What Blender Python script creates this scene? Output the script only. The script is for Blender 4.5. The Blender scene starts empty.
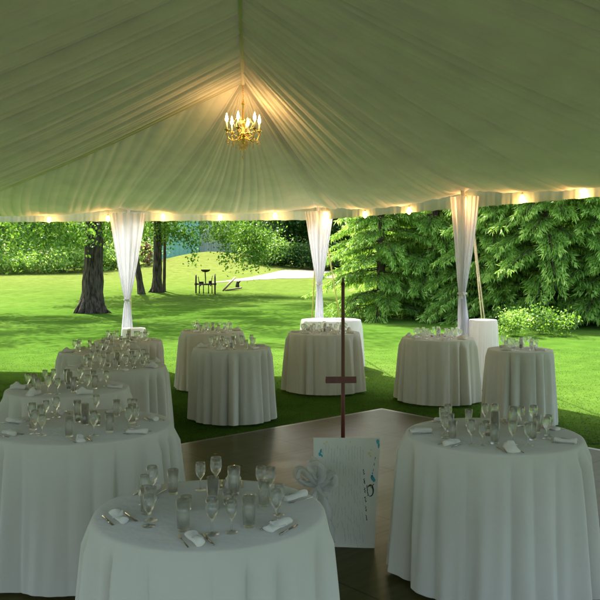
import bpy, math, random
import numpy as np
from mathutils import Vector
PI = math.pi
F, HOR, EYE = 780.0, 265.0, 1.61
scn = bpy.context.scene
col = scn.collection
R = random.Random(7)
NR = np.random.default_rng(11)

# ------------------------------------------------------------------ helpers
def at(px, py, d):
    return Vector(((px - 300) * d / F, d, EYE + (HOR - py) * d / F))

def tag(o, label=None, cat=None, group=None, kind=None):
    if label: o['label'] = label
    if cat: o['category'] = cat
    if group: o['group'] = group
    if kind: o['kind'] = kind
    return o

def empty(name, loc=(0, 0, 0), rz=0.0, **k):
    o = bpy.data.objects.new(name, None)
    o.empty_display_size = 0.1
    col.objects.link(o)
    o.location = loc
    o.rotation_euler = (0, 0, rz)
    return tag(o, **k)

def link(name, me, parent=None, loc=None):
    o = bpy.data.objects.new(name, me)
    col.objects.link(o)
    if parent: o.parent = parent
    if loc is not None: o.location = loc
    return o

def np_mesh(name, V, Fc, m, smooth=False, attr=None):
    """V (n,3), Fc (m,3|4)"""
    V = np.asarray(V, dtype=np.float32).reshape(-1, 3)
    Fc = np.asarray(Fc, dtype=np.int32)
    n, k = Fc.shape
    me = bpy.data.meshes.new(name)
    me.vertices.add(len(V)); me.vertices.foreach_set('co', V.ravel())
    me.loops.add(n * k); me.loops.foreach_set('vertex_index', Fc.ravel())
    me.polygons.add(n)
    me.polygons.foreach_set('loop_start', np.arange(0, n * k, k, dtype=np.int32))
    me.polygons.foreach_set('loop_total', np.full(n, k, dtype=np.int32))
    me.polygons.foreach_set('use_smooth', np.full(n, smooth))
    if attr is not None:
        a = me.attributes.new('age', 'FLOAT', 'POINT')
        a.data.foreach_set('value', np.asarray(attr, dtype=np.float32))
    me.update(); me.validate()
    if m: me.materials.append(m)
    return me

class MB:
    """collects shapes, builds ONE mesh"""
    def __init__(s): s.v = []; s.f = []
    def add(s, vs, fs):
        b = len(s.v); s.v += [tuple(p) for p in vs]; s.f += [tuple(i + b for i in f) for f in fs]
    def box(s, c, size, rz=0, M=None):
        x, y, z = [a / 2 for a in size]
        pts = [Vector((i * x, j * y, k * z)) for i in (-1, 1) for j in (-1, 1) for k in (-1, 1)]
        cr, sr = math.cos(rz), math.sin(rz)
        out = []
        for p in pts:
            if M is not None: p = M @ p
            p = Vector((p.x * cr - p.y * sr, p.x * sr + p.y * cr, p.z))
            out.append(p + Vector(c))
        s.add(out, [(0, 1, 3, 2), (4, 6, 7, 5), (0, 4, 5, 1), (2, 3, 7, 6), (0, 2, 6, 4), (1, 5, 7, 3)])
    def tube(s, path, rad, n=8, cap=True, flat=1.0):
        path = [Vector(p) for p in path]
        if not isinstance(rad, (list, tuple)): rad = [rad] * len(path)
        t0 = (path[1] - path[0]).normalized()
        up = Vector((0, 0, 1)) if abs(t0.z) < .9 else Vector((0, 1, 0))
        a = t0.cross(up).normalized(); rings = []
        for i, p in enumerate(path):
            t = (path[min(i + 1, len(path) - 1)] - path[max(i - 1, 0)]).normalized()
            a = (a - t * a.dot(t)).normalized(); b = t.cross(a)
            rings.append([p + (a * math.cos(2 * PI * j / n) + b * math.sin(2 * PI * j / n) * flat) * rad[i] for j in range(n)])
        vs = [q for r in rings for q in r]; fs = []
        for i in range(len(path) - 1):
            for j in range(n):
                fs.append((i * n + j, i * n + (j + 1) % n, (i + 1) * n + (j + 1) % n, (i + 1) * n + j))
        if cap:
            fs.append(tuple(reversed(range(n)))); fs.append(tuple((len(path) - 1) * n + j for j in range(n)))
        s.add(vs, fs)
    def lathe(s, prof, n=24, c=(0, 0, 0)):
        vs = []; fs = []
        for (r, z) in prof:
            for j in range(n):
                a = 2 * PI * j / n
                vs.append((c[0] + r * math.cos(a), c[1] + r * math.sin(a), c[2] + z))
        for i in range(len(prof) - 1):
            for j in range(n):
                fs.append((i * n + j, i * n + (j + 1) % n, (i + 1) * n + (j + 1) % n, (i + 1) * n + j))
        fs.append(tuple(reversed(range(n)))); fs.append(tuple((len(prof) - 1) * n + j for j in range(n)))
        s.add(vs, fs)
    def mesh(s, name, m, smooth=True):
        me = bpy.data.meshes.new(name)
        me.from_pydata([tuple(v) for v in s.v], [], s.f)
        me.polygons.foreach_set('use_smooth', [smooth] * len(me.polygons))
        me.update(); me.materials.append(m)
        return me
    def build(s, name, m, parent=None, smooth=True, loc=None):
        return link(name, s.mesh(name, m, smooth), parent, loc)

# ------------------------------------------------------------------ materials
def newmat(name):
    m = bpy.data.materials.new(name); m.use_nodes = True
    nt = m.node_tree; nt.nodes.clear()
    out = nt.nodes.new('ShaderNodeOutputMaterial')
    return m, nt, out
def N(nt, t, **k):
    n = nt.nodes.new(t)
    for a, v in k.items():
        if a in n.inputs: n.inputs[a].default_value = v
        else: setattr(n, a, v)
    return n
def ramp(nt, stops):
    r = nt.nodes.new('ShaderNodeValToRGB'); e = r.color_ramp.elements
    while len(e) < len(stops): e.new(.5)
    for i, (p, c) in enumerate(stops):
        e[i].position = p; e[i].color = (*c, 1) if len(c) == 3 else c
    return r
def noise(nt, scale, detail=4, rough=.55, coord='Object', stretch=None):
    tc = nt.nodes.new('ShaderNodeTexCoord')
    n = nt.nodes.new('ShaderNodeTexNoise'); n.inputs['Scale'].default_value = scale
    n.inputs['Detail'].default_value = detail; n.inputs['Roughness'].default_value = rough
    src = tc.outputs[coord]
    if stretch:
        mp = nt.nodes.new('ShaderNodeMapping'); mp.inputs['Scale'].default_value = stretch
        nt.links.new(src, mp.inputs['Vector']); src = mp.outputs['Vector']
    nt.links.new(src, n.inputs['Vector'])
    return n
def bump(nt, h, strength, dist=.01):
    b = nt.nodes.new('ShaderNodeBump'); b.inputs['Strength'].default_value = strength; b.inputs['Distance'].default_value = dist
    nt.links.new(h, b.inputs['Height']); return b

def simple(name, c1, c2=None, scale=20, rough=.6, metal=0, bmp=.2, bdist=.005, coord='Object', stretch=None, spec=.5, coat=0):
    m, nt, out = newmat(name)
    p = N(nt, 'ShaderNodeBsdfPrincipled', Roughness=rough, Metallic=metal)
    p.inputs['Specular IOR Level'].default_value = spec
    p.inputs['Coat Weight'].default_value = coat
    n = noise(nt, scale, 5, .6, coord, stretch)
    r = ramp(nt, [(.35, c1), (.65, c2 or c1)])
    nt.links.new(n.outputs['Fac'], r.inputs['Fac']); nt.links.new(r.outputs['Color'], p.inputs['Base Color'])
    if bmp:
        b = bump(nt, n.outputs['Fac'], bmp, bdist); nt.links.new(b.outputs['Normal'], p.inputs['Normal'])
    nt.links.new(p.outputs['BSDF'], out.inputs['Surface'])
    return m

def fabric(name, c, trans=.3, bscale=60, bstr=.15, bdist=.004, tcol=None, c2=None, alpha=None):
    m, nt, out = newmat(name)
    d = N(nt, 'ShaderNodeBsdfDiffuse', Roughness=.8); t = N(nt, 'ShaderNodeBsdfTranslucent')
    n = noise(nt, bscale, 4, .6)
    r = ramp(nt, [(.3, c2 or tuple(x * .9 for x in c)), (.7, c)])
    n2 = noise(nt, 2.3, 3, .5)
    nt.links.new(n2.outputs['Fac'], r.inputs['Fac'])
    nt.links.new(r.outputs['Color'], d.inputs['Color'])
    t.inputs['Color'].default_value = (*(tcol or c), 1)
    b0 = bump(nt, noise(nt, 7.5, 3, .55).outputs['Fac'], .5, .022)
    b = bump(nt, n.outputs['Fac'], bstr, bdist); nt.links.new(b0.outputs['Normal'], b.inputs['Normal'])
    nt.links.new(b.outputs['Normal'], d.inputs['Normal'])
    mx = N(nt, 'ShaderNodeMixShader'); mx.inputs[0].default_value = trans
    nt.links.new(d.outputs[0], mx.inputs[1]); nt.links.new(t.outputs[0], mx.inputs[2])
    last = mx
    if alpha is not None:
        tr = N(nt, 'ShaderNodeBsdfTransparent'); m2 = N(nt, 'ShaderNodeMixShader'); m2.inputs[0].default_value = alpha
        nt.links.new(tr.outputs[0], m2.inputs[1]); nt.links.new(mx.outputs[0], m2.inputs[2]); last = m2
    nt.links.new(last.outputs[0], out.inputs['Surface'])
    return m

def leafmat(name, dark, mid, light, trans=.35, age=False, spec=.35):
    m, nt, out = newmat(name)
    g = N(nt, 'ShaderNodeNewGeometry')
    r = ramp(nt, [(0, dark), (.55, mid), (1, light)])
    if age:
        a = N(nt, 'ShaderNodeAttribute'); a.attribute_name = 'age'
        mt = N(nt, 'ShaderNodeMath', operation='MULTIPLY_ADD'); mt.inputs[1].default_value = .35
        nt.links.new(g.outputs['Random Per Island'], mt.inputs[0]); nt.links.new(a.outputs['Fac'], mt.inputs[2])
        nt.links.new(mt.outputs[0], r.inputs['Fac'])
    else:
        nz = noise(nt, .7, 3, .6)
        mt = N(nt, 'ShaderNodeMath', operation='MULTIPLY_ADD'); mt.inputs[1].default_value = .5
        nt.links.new(g.outputs['Random Per Island'], mt.inputs[0])
        s = N(nt, 'ShaderNodeMath', operation='MULTIPLY_ADD'); s.inputs[1].default_value = 1.4; s.inputs[2].default_value = -.45
        nt.links.new(nz.outputs['Fac'], s.inputs[0]); nt.links.new(s.outputs[0], mt.inputs[2])
        nt.links.new(mt.outputs[0], r.inputs['Fac'])
    d = N(nt, 'ShaderNodeBsdfPrincipled', Roughness=.55); d.inputs['Specular IOR Level'].default_value = spec
    t = N(nt, 'ShaderNodeBsdfTranslucent')
    nt.links.new(r.outputs['Color'], d.inputs['Base Color'])
    hs = N(nt, 'ShaderNodeHueSaturation'); hs.inputs['Hue'].default_value = .485; hs.inputs['Value'].default_value = 1.5
    nt.links.new(r.outputs['Color'], hs.inputs['Color']); nt.links.new(hs.outputs[0], t.inputs['Color'])
    mx = N(nt, 'ShaderNodeMixShader'); mx.inputs[0].default_value = trans
    nt.links.new(d.outputs[0], mx.inputs[1]); nt.links.new(t.outputs[0], mx.inputs[2])
    nt.links.new(mx.outputs[0], out.inputs['Surface'])
    return m

def emis(name, c, s):
    m, nt, out = newmat(name)
    e = N(nt, 'ShaderNodeEmission', Strength=s); e.inputs['Color'].default_value = (*c, 1)
    nt.links.new(e.outputs[0], out.inputs['Surface']); return m

M = {}
M['cloth'] = fabric('tablecloth fabric', (.75, .72, .61), .12, 45, .3, .004, c2=(.70, .67, .56))
M['white'] = fabric('white cover fabric', (.80, .80, .79), .25, 45, .2, .004)
M['sheer'] = fabric('sheer curtain fabric', (.78, .79, .84), .55, 60, .1, alpha=.93)
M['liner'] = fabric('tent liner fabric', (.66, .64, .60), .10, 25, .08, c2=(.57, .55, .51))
M['roof'] = fabric('tent roof vinyl', (.80, .80, .78), .07, 10, .05)
M['valance'] = fabric('valance fabric', (.40, .47, .37), .07, 40, .1)
M['napkin'] = fabric('napkin linen', (.84, .80, .70), .1, 80, .3, .003)
M['tulle'] = fabric('tulle', (.86, .87, .84), .35, 120, .2, .002, alpha=.42)
M['bark'] = simple('bark', (.02, .015, .011), (.15, .12, .085), 7, .95, bmp=1, bdist=.12, stretch=(2.6, 2.6, .35), spec=.1)
M['bark2'] = simple('spruce bark', (.05, .035, .025), (.12, .09, .065), 9, .95, bmp=.8, bdist=.04, stretch=(2, 2, .8), spec=.1)
M['metal'] = simple('white pole metal', (.7, .7, .7), (.62, .62, .62), 20, .4, bmp=.02)
M['rust'] = simple('rusty iron', (.018, .012, .01), (.05, .028, .018), 14, .8, .3, bmp=.3)
M['oldwood'] = simple('weathered wood', (.12, .075, .045), (.22, .15, .095), 8, .85, bmp=.4, stretch=(4, 4, .6))
M['redwood'] = simple('dark stained wood', (.085, .016, .008), (.14, .03, .014), 18, .42, bmp=.15, stretch=(5, 5, .5), spec=.5)
M['strap'] = simple('yellow webbing', (.55, .42, .16), (.66, .52, .24), 50, .8, bmp=.2)
M['rope'] = simple('pale rope', (.5, .42, .28), (.62, .53, .38), 80, .9, bmp=.4)
M['teal'] = simple('teal siding', (.30, .62, .56), (.36, .68, .62), 1.2, .7, bmp=.05)
M['grey'] = simple('grey siding', (.48, .52, .50), (.62, .64, .62), 2, .8, bmp=.1, stretch=(1, 1, .2))
M['shingle'] = simple('roof shingle', (.10, .10, .10), (.16, .155, .15), 12, .9, bmp=.4)
M['candle'] = simple('candle wax', (.80, .76, .64), (.84, .80, .70), 30, .5, bmp=.02)
M['steel'] = simple('cutlery steel', (.45, .44, .42), (.5, .49, .47), 10, .22, 1, bmp=0)
M['brass'] = simple('brass', (.75, .48, .13), (.85, .58, .20), 20, .2, 1, bmp=.02)
M['socket'] = simple('dark socket', (.03, .03, .03), (.04, .04, .04), 20, .5)
M['board'] = simple('signing board paper', (.64, .64, .50), (.72, .71, .57), 3, .55, bmp=.03)
M['ink_grey'] = simple('grey ink', (.30, .33, .27), (.42, .44, .37), 30, .7, bmp=0)
M['ink_black'] = simple('black ink', (.012, .012, .014), (.02, .02, .02), 30, .5, bmp=0)
M['ink_teal'] = simple('teal paint', (.02, .28, .34), (.04, .38, .42), 30, .5, bmp=0)
M['ink_yellow'] = simple('yellow paint', (.62, .52, .12), (.70, .60, .22), 30, .5, bmp=0)
M['trim'] = simple('floor edge trim', (.10, .09, .07), (.16, .14, .11), 12, .4, bmp=.1)
M['bulb'] = emis('warm bulb glow', (1, .46, .14), 9)
M['flame'] = emis('candle bulb glow', (1, .55, .18), 30)
M['crystal'] = None
def glassmat(name, c, body=.07, ior=1.55):
    m, nt, out = newmat(name)
    g = N(nt, 'ShaderNodeBsdfGlossy', Roughness=.03); lw = N(nt, 'ShaderNodeLayerWeight'); lw.inputs['Blend'].default_value = .5
    pw = N(nt, 'ShaderNodeMath', operation='POWER'); pw.inputs[1].default_value = 3.5; nt.links.new(lw.outputs['Facing'], pw.inputs[0])
    fr = N(nt, 'ShaderNodeMath', operation='MULTIPLY_ADD'); fr.inputs[1].default_value = .55; fr.inputs[2].default_value = .05; nt.links.new(pw.outputs[0], fr.inputs[0])
    t = N(nt, 'ShaderNodeBsdfTransparent'); t.inputs['Color'].default_value = (*c, 1)
    d = N(nt, 'ShaderNodeBsdfTranslucent'); d.inputs['Color'].default_value = (.85, .88, .85, 1)
    d2 = N(nt, 'ShaderNodeBsdfDiffuse'); d2.inputs['Color'].default_value = (.8, .82, .8, 1)
    dd = N(nt, 'ShaderNodeMixShader'); dd.inputs[0].default_value = .5
    nt.links.new(d.outputs[0], dd.inputs[1]); nt.links.new(d2.outputs[0], dd.inputs[2])
    a = N(nt, 'ShaderNodeMixShader'); b = N(nt, 'ShaderNodeMixShader'); b.inputs[0].default_value = body
    nt.links.new(t.outputs[0], b.inputs[1]); nt.links.new(dd.outputs[0], b.inputs[2])
    nt.links.new(fr.outputs[0], a.inputs[0]); nt.links.new(b.outputs[0], a.inputs[1]); nt.links.new(g.outputs[0], a.inputs[2])
    rg = N(nt, 'ShaderNodeBsdfPrincipled', Roughness=0, IOR=1.4); rg.inputs['Base Color'].default_value = (1, 1, 1, 1); rg.inputs['Transmission Weight'].default_value = 1
    z = N(nt, 'ShaderNodeMixShader'); z.inputs[0].default_value = .42
    nt.links.new(a.outputs[0], z.inputs[1]); nt.links.new(rg.outputs[0], z.inputs[2])
    nt.links.new(z.outputs[0], out.inputs['Surface']); return m
M['glass'] = glassmat('clear glass', (.995, 1, .99), .05)
M['crystal'] = glassmat('amber lit crystal', (1, .8, .5), .15, 1.9)
M['leaf_near'] = leafmat('maple leaves', (.022, .07, .006), (.075, .19, .016), (.19, .34, .04), .45)
M['leaf_light'] = leafmat('light woodland leaves', (.07, .16, .02), (.18, .34, .05), (.34, .50, .12), .45)
M['leaf_dark'] = leafmat('dark woodland leaves', (.012, .045, .006), (.04, .12, .016), (.10, .22, .03), .35)
M['leaf_bright'] = leafmat('bright shrub leaves', (.06, .15, .02), (.16, .30, .05), (.30, .45, .12), .4)
M['leaf_rust'] = leafmat('rusty red leaves', (.07, .045, .02), (.17, .10, .045), (.26, .18, .08), .2)
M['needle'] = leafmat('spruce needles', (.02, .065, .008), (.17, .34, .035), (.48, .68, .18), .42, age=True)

# lawn
def lawn_mat():
    m, nt, out = newmat('lawn grass')
    p = N(nt, 'ShaderNodeBsdfPrincipled', Roughness=.9); p.inputs['Specular IOR Level'].default_value = 0
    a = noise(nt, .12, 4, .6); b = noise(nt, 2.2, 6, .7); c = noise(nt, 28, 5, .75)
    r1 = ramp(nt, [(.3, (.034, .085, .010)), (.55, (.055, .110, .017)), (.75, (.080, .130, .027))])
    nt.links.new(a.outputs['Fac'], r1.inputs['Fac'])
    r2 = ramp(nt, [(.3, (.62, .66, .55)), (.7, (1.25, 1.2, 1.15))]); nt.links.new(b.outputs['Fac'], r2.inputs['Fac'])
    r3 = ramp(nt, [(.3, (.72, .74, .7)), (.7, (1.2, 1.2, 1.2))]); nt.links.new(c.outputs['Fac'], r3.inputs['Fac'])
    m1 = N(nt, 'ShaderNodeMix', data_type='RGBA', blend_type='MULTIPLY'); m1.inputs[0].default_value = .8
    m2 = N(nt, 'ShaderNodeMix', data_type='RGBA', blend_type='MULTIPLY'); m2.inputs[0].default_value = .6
    # drier, yellower mown grass on the far mound (by true position)
    tc = N(nt, 'ShaderNodeTexCoord'); sx = N(nt, 'ShaderNodeSeparateXYZ'); nt.links.new(tc.outputs['Object'], sx.inputs[0])
    mr = N(nt, 'ShaderNodeMapRange'); mr.inputs['From Min'].default_value = 28; mr.inputs['From Max'].default_value = 60
    nt.links.new(sx.outputs['Y'], mr.inputs['Value'])
    dry = N(nt, 'ShaderNodeMix', data_type='RGBA'); dry.inputs[7].default_value = (.14, .15, .042, 1)
    mm = N(nt, 'ShaderNodeMath', operation='MULTIPLY'); mm.inputs[1].default_value = .65
    nt.links.new(mr.outputs[0], mm.inputs[0]); nt.links.new(mm.outputs[0], dry.inputs[0])
    nt.links.new(r1.outputs[0], dry.inputs[6])
    nt.links.new(dry.outputs[2], m1.inputs[6]); nt.links.new(r2.outputs[0], m1.inputs[7])
    nt.links.new(m1.outputs[2], m2.inputs[6]); nt.links.new(r3.outputs[0], m2.inputs[7])
    nt.links.new(m2.outputs[2], p.inputs['Base Color'])
    bb = bump(nt, c.outputs['Fac'], .45, .015); nt.links.new(bb.outputs[0], p.inputs['Normal'])
    nt.links.new(p.outputs[0], out.inputs['Surface']); return m
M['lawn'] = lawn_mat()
M['gravel'] = simple('pale gravel', (.095, .078, .056), (.135, .112, .084), 9, .95, bmp=.4, bdist=.02)
M['blade'] = leafmat('grass blades', (.034, .088, .009), (.050, .105, .013), (.075, .125, .02), .25, spec=.03)

def floor_mat():
    m, nt, out = newmat('dance floor parquet')
    p = N(nt, 'ShaderNodeBsdfPrincipled', Roughness=.3); p.inputs['Specular IOR Level'].default_value = .08
    tc = N(nt, 'ShaderNodeTexCoord')
    ch = N(nt, 'ShaderNodeTexChecker', Scale=1 / .30); nt.links.new(tc.outputs['Object'], ch.inputs['Vector'])
    w1 = N(nt, 'ShaderNodeMapping'); w1.inputs['Scale'].default_value = (1.5, 26, 1); nt.links.new(tc.outputs['Object'], w1.inputs[0])
    w2 = N(nt, 'ShaderNodeMapping'); w2.inputs['Scale'].default_value = (26, 1.5, 1); nt.links.new(tc.outputs['Object'], w2.inputs[0])
    mv = N(nt, 'ShaderNodeMix', data_type='VECTOR')
    mv.inputs[0].default_value = 0; nt.links.new(w1.outputs[0], mv.inputs[4]); nt.links.new(w2.outputs[0], mv.inputs[5])
    n = N(nt, 'ShaderNodeTexNoise', Scale=1.0, Detail=6.0); nt.links.new(mv.outputs[1], n.inputs['Vector'])
    r = ramp(nt, [(.3, (.056, .056, .014)), (.5, (.074, .070, .019)), (.72, (.095, .086, .026))])
    nt.links.new(n.outputs['Fac'], r.inputs[0])
    # panel seams
    br = N(nt, 'ShaderNodeTexBrick', Scale=1.0); br.offset = 0
    br.inputs['Mortar Size'].default_value = .007; br.inputs['Brick Width'].default_value = .9; br.inputs['Row Height'].default_value = .9
    br.inputs['Color1'].default_value = (1, 1, 1, 1); br.inputs['Color2'].default_value = (.80, .84, .72, 1); br.inputs['Mortar'].default_value = (.3, .3, .3, 1)
    nt.links.new(tc.outputs['Object'], br.inputs['Vector'])
    mm = N(nt, 'ShaderNodeMix', data_type='RGBA', blend_type='MULTIPLY'); mm.inputs[0].default_value = .8
    nt.links.new(r.outputs[0], mm.inputs[6]); nt.links.new(br.outputs['Color'], mm.inputs[7])
    nt.links.new(mm.outputs[2], p.inputs['Base Color'])
    s = noise(nt, 3, 5, .6); rr = ramp(nt, [(.3, (.27, .27, .27)), (.7, (.36, .36, .36))])
    nt.links.new(s.outputs['Fac'], rr.inputs[0]); nt.links.new(rr.outputs[0], p.inputs['Roughness'])
    nt.links.new(p.outputs[0], out.inputs['Surface']); return m
M['floor'] = floor_mat()

# ------------------------------------------------------------------ world, sun, camera
w = bpy.data.worlds.new('World'); scn.world = w; w.use_nodes = True
nt = w.node_tree; nt.nodes.clear()
sky = nt.nodes.new('ShaderNodeTexSky'); sky.sky_type = 'NISHITA'; sky.sun_disc = False
SUN_EL, SUN_AZ = math.radians(47), math.radians(-25)
sky.air_density = 1.0; sky.dust_density = 5.0; sky.ozone_density = .3
sky.sun_elevation = SUN_EL; sky.sun_rotation = SUN_AZ
bg = nt.nodes.new('ShaderNodeBackground'); bg.inputs['Strength'].default_value = .15
wo = nt.nodes.new('ShaderNodeOutputWorld')
nt.links.new(sky.outputs[0], bg.inputs[0]); nt.links.new(bg.outputs[0], wo.inputs[0])
sd = Vector((math.sin(SUN_AZ) * math.cos(SUN_EL), math.cos(SUN_AZ) * math.cos(SUN_EL), math.sin(SUN_EL)))
L = bpy.data.lights.new('sun', 'SUN'); L.energy = 4.4; L.angle = math.radians(.8); L.color = (1, .95, .86)
lo = bpy.data.objects.new('sun', L); col.objects.link(lo); lo.rotation_euler = sd.to_track_quat('Z', 'Y').to_euler(); lo.location = (0, 0, 30)
cam = bpy.data.cameras.new('camera'); co = bpy.data.objects.new('camera', cam); col.objects.link(co)
co.location = (0, 0, EYE); co.rotation_euler = (PI / 2, 0, 0)
cam.sensor_width = 36; cam.lens = F / 600 * 36; cam.shift_y = -(300 - HOR) / 600; cam.clip_end = 2000; cam.clip_start = .05
scn.camera = co
scn.view_settings.view_transform = 'Standard'; scn.view_settings.look = 'None'
scn.view_settings.gamma = 1; scn.view_settings.use_curve_mapping = False
scn.view_settings.exposure = 2.2
cy = scn.cycles
cy.max_bounces = 10; cy.diffuse_bounces = 5; cy.glossy_bounces = 4; cy.transmission_bounces = 10; cy.transparent_max_bounces = 16
cy.use_denoising = True; cy.caustics_reflective = False; cy.caustics_refractive = False
cy.sample_clamp_indirect = 6

# ------------------------------------------------------------------ terrain
def sm(a, b, x):
    t = np.clip((x - a) / (b - a), 0, 1); return t * t * (3 - 2 * t)
def height(x, y):
    x = np.asarray(x, float); y = np.asarray(y, float)
    z = 1.15 * sm(26, 66, y)
    px = 300 + F * x / np.maximum(y, 5)
    mound = np.exp(-((x + 7.6) / 5.6) ** 2) * np.exp(-((y - 68) / 10.) ** 2)
    z = z + 1.55 * mound
    z = z + .9 * sm(60, 110, y) + 2.0 * sm(110, 400, y)
    z = z + .05 * np.sin(x * .35 + 1) * np.sin(y * .27) * sm(16, 30, y)
    return z
def H(x, y): return float(height(x, y))
ys = np.concatenate([np.linspace(-400, -20, 12), np.linspace(-15, 14, 20), np.linspace(15, 130, 130), np.linspace(140, 1200, 30)])
xs = np.concatenate([np.linspace(-900, -100, 14), np.linspace(-90, 90, 150), np.linspace(100, 900, 14)])
X, Y = np.meshgrid(xs, ys); Z = height(X, Y)
nx, ny = len(xs), len(ys)
idx = np.arange(nx * ny).reshape(ny, nx)
quad = lambda idx: np.stack([idx[:-1, :-1], idx[:-1, 1:], idx[1:, 1:], idx[1:, :-1]], -1).reshape(-1, 4)
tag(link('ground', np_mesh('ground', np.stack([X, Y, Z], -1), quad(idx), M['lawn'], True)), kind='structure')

# gravel road curving in from the right behind the lawn
pts = []
cl = [(-5.2, 45.5), (-4.2, 47.5), (-2.6, 50.5), (-1.2, 54.0), (1.2, 56), (5, 57), (9, 59), (24, 59.4), (60, 60)]
wd = [.5, 1.8, 4.5, 9.5, 13, 14, 11, 11, 11]
cx = np.array([c[0] for c in cl]); cyy = np.array([c[1] for c in cl])
tt = np.linspace(0, len(cl) - 1, 120); ci = np.arange(len(cl))
px_ = np.interp(tt, ci, cx); py_ = np.interp(tt, ci, cyy); pw = np.interp(tt, ci, wd)
rows = np.linspace(-.5, .5, 9)
RX = px_[:, None] + 0 * rows; RY = py_[:, None] + pw[:, None] * rows[None] + .12 * np.sin(tt * 7)[:, None]
RZ = height(RX, RY) + .015
idx = np.arange(RX.size).reshape(RX.shape)
tag(link('gravel_road', np_mesh('gravel_road', np.stack([RX, RY, RZ], -1), quad(idx), M['gravel'], True)), kind='structure')

# dance floor
fc = Vector((.90, 8.57)); da = Vector((-.754, -.657)); db = Vector((.657, -.754))
fang = math.atan2(da.y, da.x)
LA, LB = 9.0, 9.0
fb = MB(); fb.box((LA / 2, LB / 2, .012), (LA, LB, .024))
fo = fb.build('dance_floor', M['floor'], smooth=False); fo.location = (fc.x, fc.y, 0); fo.rotation_euler = (0, 0, fang)
# local +y is 90deg ccw of da -> (.657,-.754) = db
tag(fo, kind='structure')
tb = MB(); tb.box((LA / 2 - .03, -.028, .011), (LA + .05, .056, .022)); tb.box((-.028, LB / 2, .011), (.056, LB, .022))
to = tb.build('floor_edge_trim', M['trim'], fo, smooth=False)

# short grass blades at the near lawn
def blades():
    n = 90000
    y = 7 + 8 * NR.uniform(0, 1, n) ** 1.8; x = NR.uniform(-.48, .48, n) * y
    y2 = y
    rel = np.stack([x - fc.x, y2 - fc.y], -1)
    a = rel @ np.array([da.x, da.y]); b = rel @ np.array([db.x, db.y])
    keep = ~((a > -.06) & (b > -.06))
    x, y = x[keep], y[keep]; n = len(x)
    ang = NR.uniform(0, 2 * PI, n); h = NR.uniform(.006, .018, n); wv = NR.uniform(.003, .006, n)
    lean = NR.normal(0, .02, (n, 2))
    dx, dy = np.cos(ang) * wv, np.sin(ang) * wv
    z = height(x, y) - .003
    V = np.zeros((n, 3, 3)); V[:, 0] = np.stack([x - dx, y - dy, z], -1); V[:, 1] = np.stack([x + dx, y + dy, z], -1)
    V[:, 2] = np.stack([x + lean[:, 0], y + lean[:, 1], z + h], -1)
    return np_mesh('grass', V.reshape(-1, 3), np.arange(n * 3).reshape(n, 3), M['blade'])
tag(link('grass', blades()), 'short mown green grass round the edge of the dance floor', 'grass', kind='stuff')

# ------------------------------------------------------------------ trees
def leaf_quads(P, size, up=.25, aspect=.62, sd_=.35, rng=NR, droop=0):
    n = len(P)
    d1 = rng.normal(size=(n, 3)); d1[:, 2] -= droop; d1 /= np.linalg.norm(d1, axis=1)[:, None]
    d2 = rng.normal(size=(n, 3)); d2 -= (d2 * d1).sum(1)[:, None] * d1; d2 /= np.linalg.norm(d2, axis=1)[:, None]
    s = size * rng.uniform(1 - sd_, 1 + sd_, n)[:, None]
    V = np.stack([P - d1 * s * .5, P + d2 * s * .5 * aspect - d1 * s * .05, P + d1 * s * .5, P - d2 * s * .5 * aspect - d1 * s * .05], 1)
    return V.reshape(-1, 3), np.arange(n * 4).reshape(n, 4)

def crown_points(nl, center, rad, nclump, rng, clump=.9, bottom=None, shell=.55):
    """leaf points in clumps spread through an ellipsoid"""
    c = rng.normal(size=(nclump, 3)); c /= np.linalg.norm(c, axis=1)[:, None]
    c *= rng.uniform(shell, 1, nclump)[:, None] ** .6
    c = c * np.array(rad) * (1 + .15 * rng.normal(size=(nclump, 1)))
    cr = clump * rng.uniform(.5, 1.3, nclump)
    i = rng.integers(0, nclump, nl)
    o = rng.normal(size=(nl, 3)) * np.array([.5, .5, .32])
    P = c[i] + o * cr[i][:, None] + np.array(center)
    if bottom is not None:
        P = P[P[:, 2] > bottom + .25 * np.sin(P[:, 0] * 1.7) + .2 * np.sin(P[:, 1] * 2.3)]
    return P, c + np.array(center)

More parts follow.
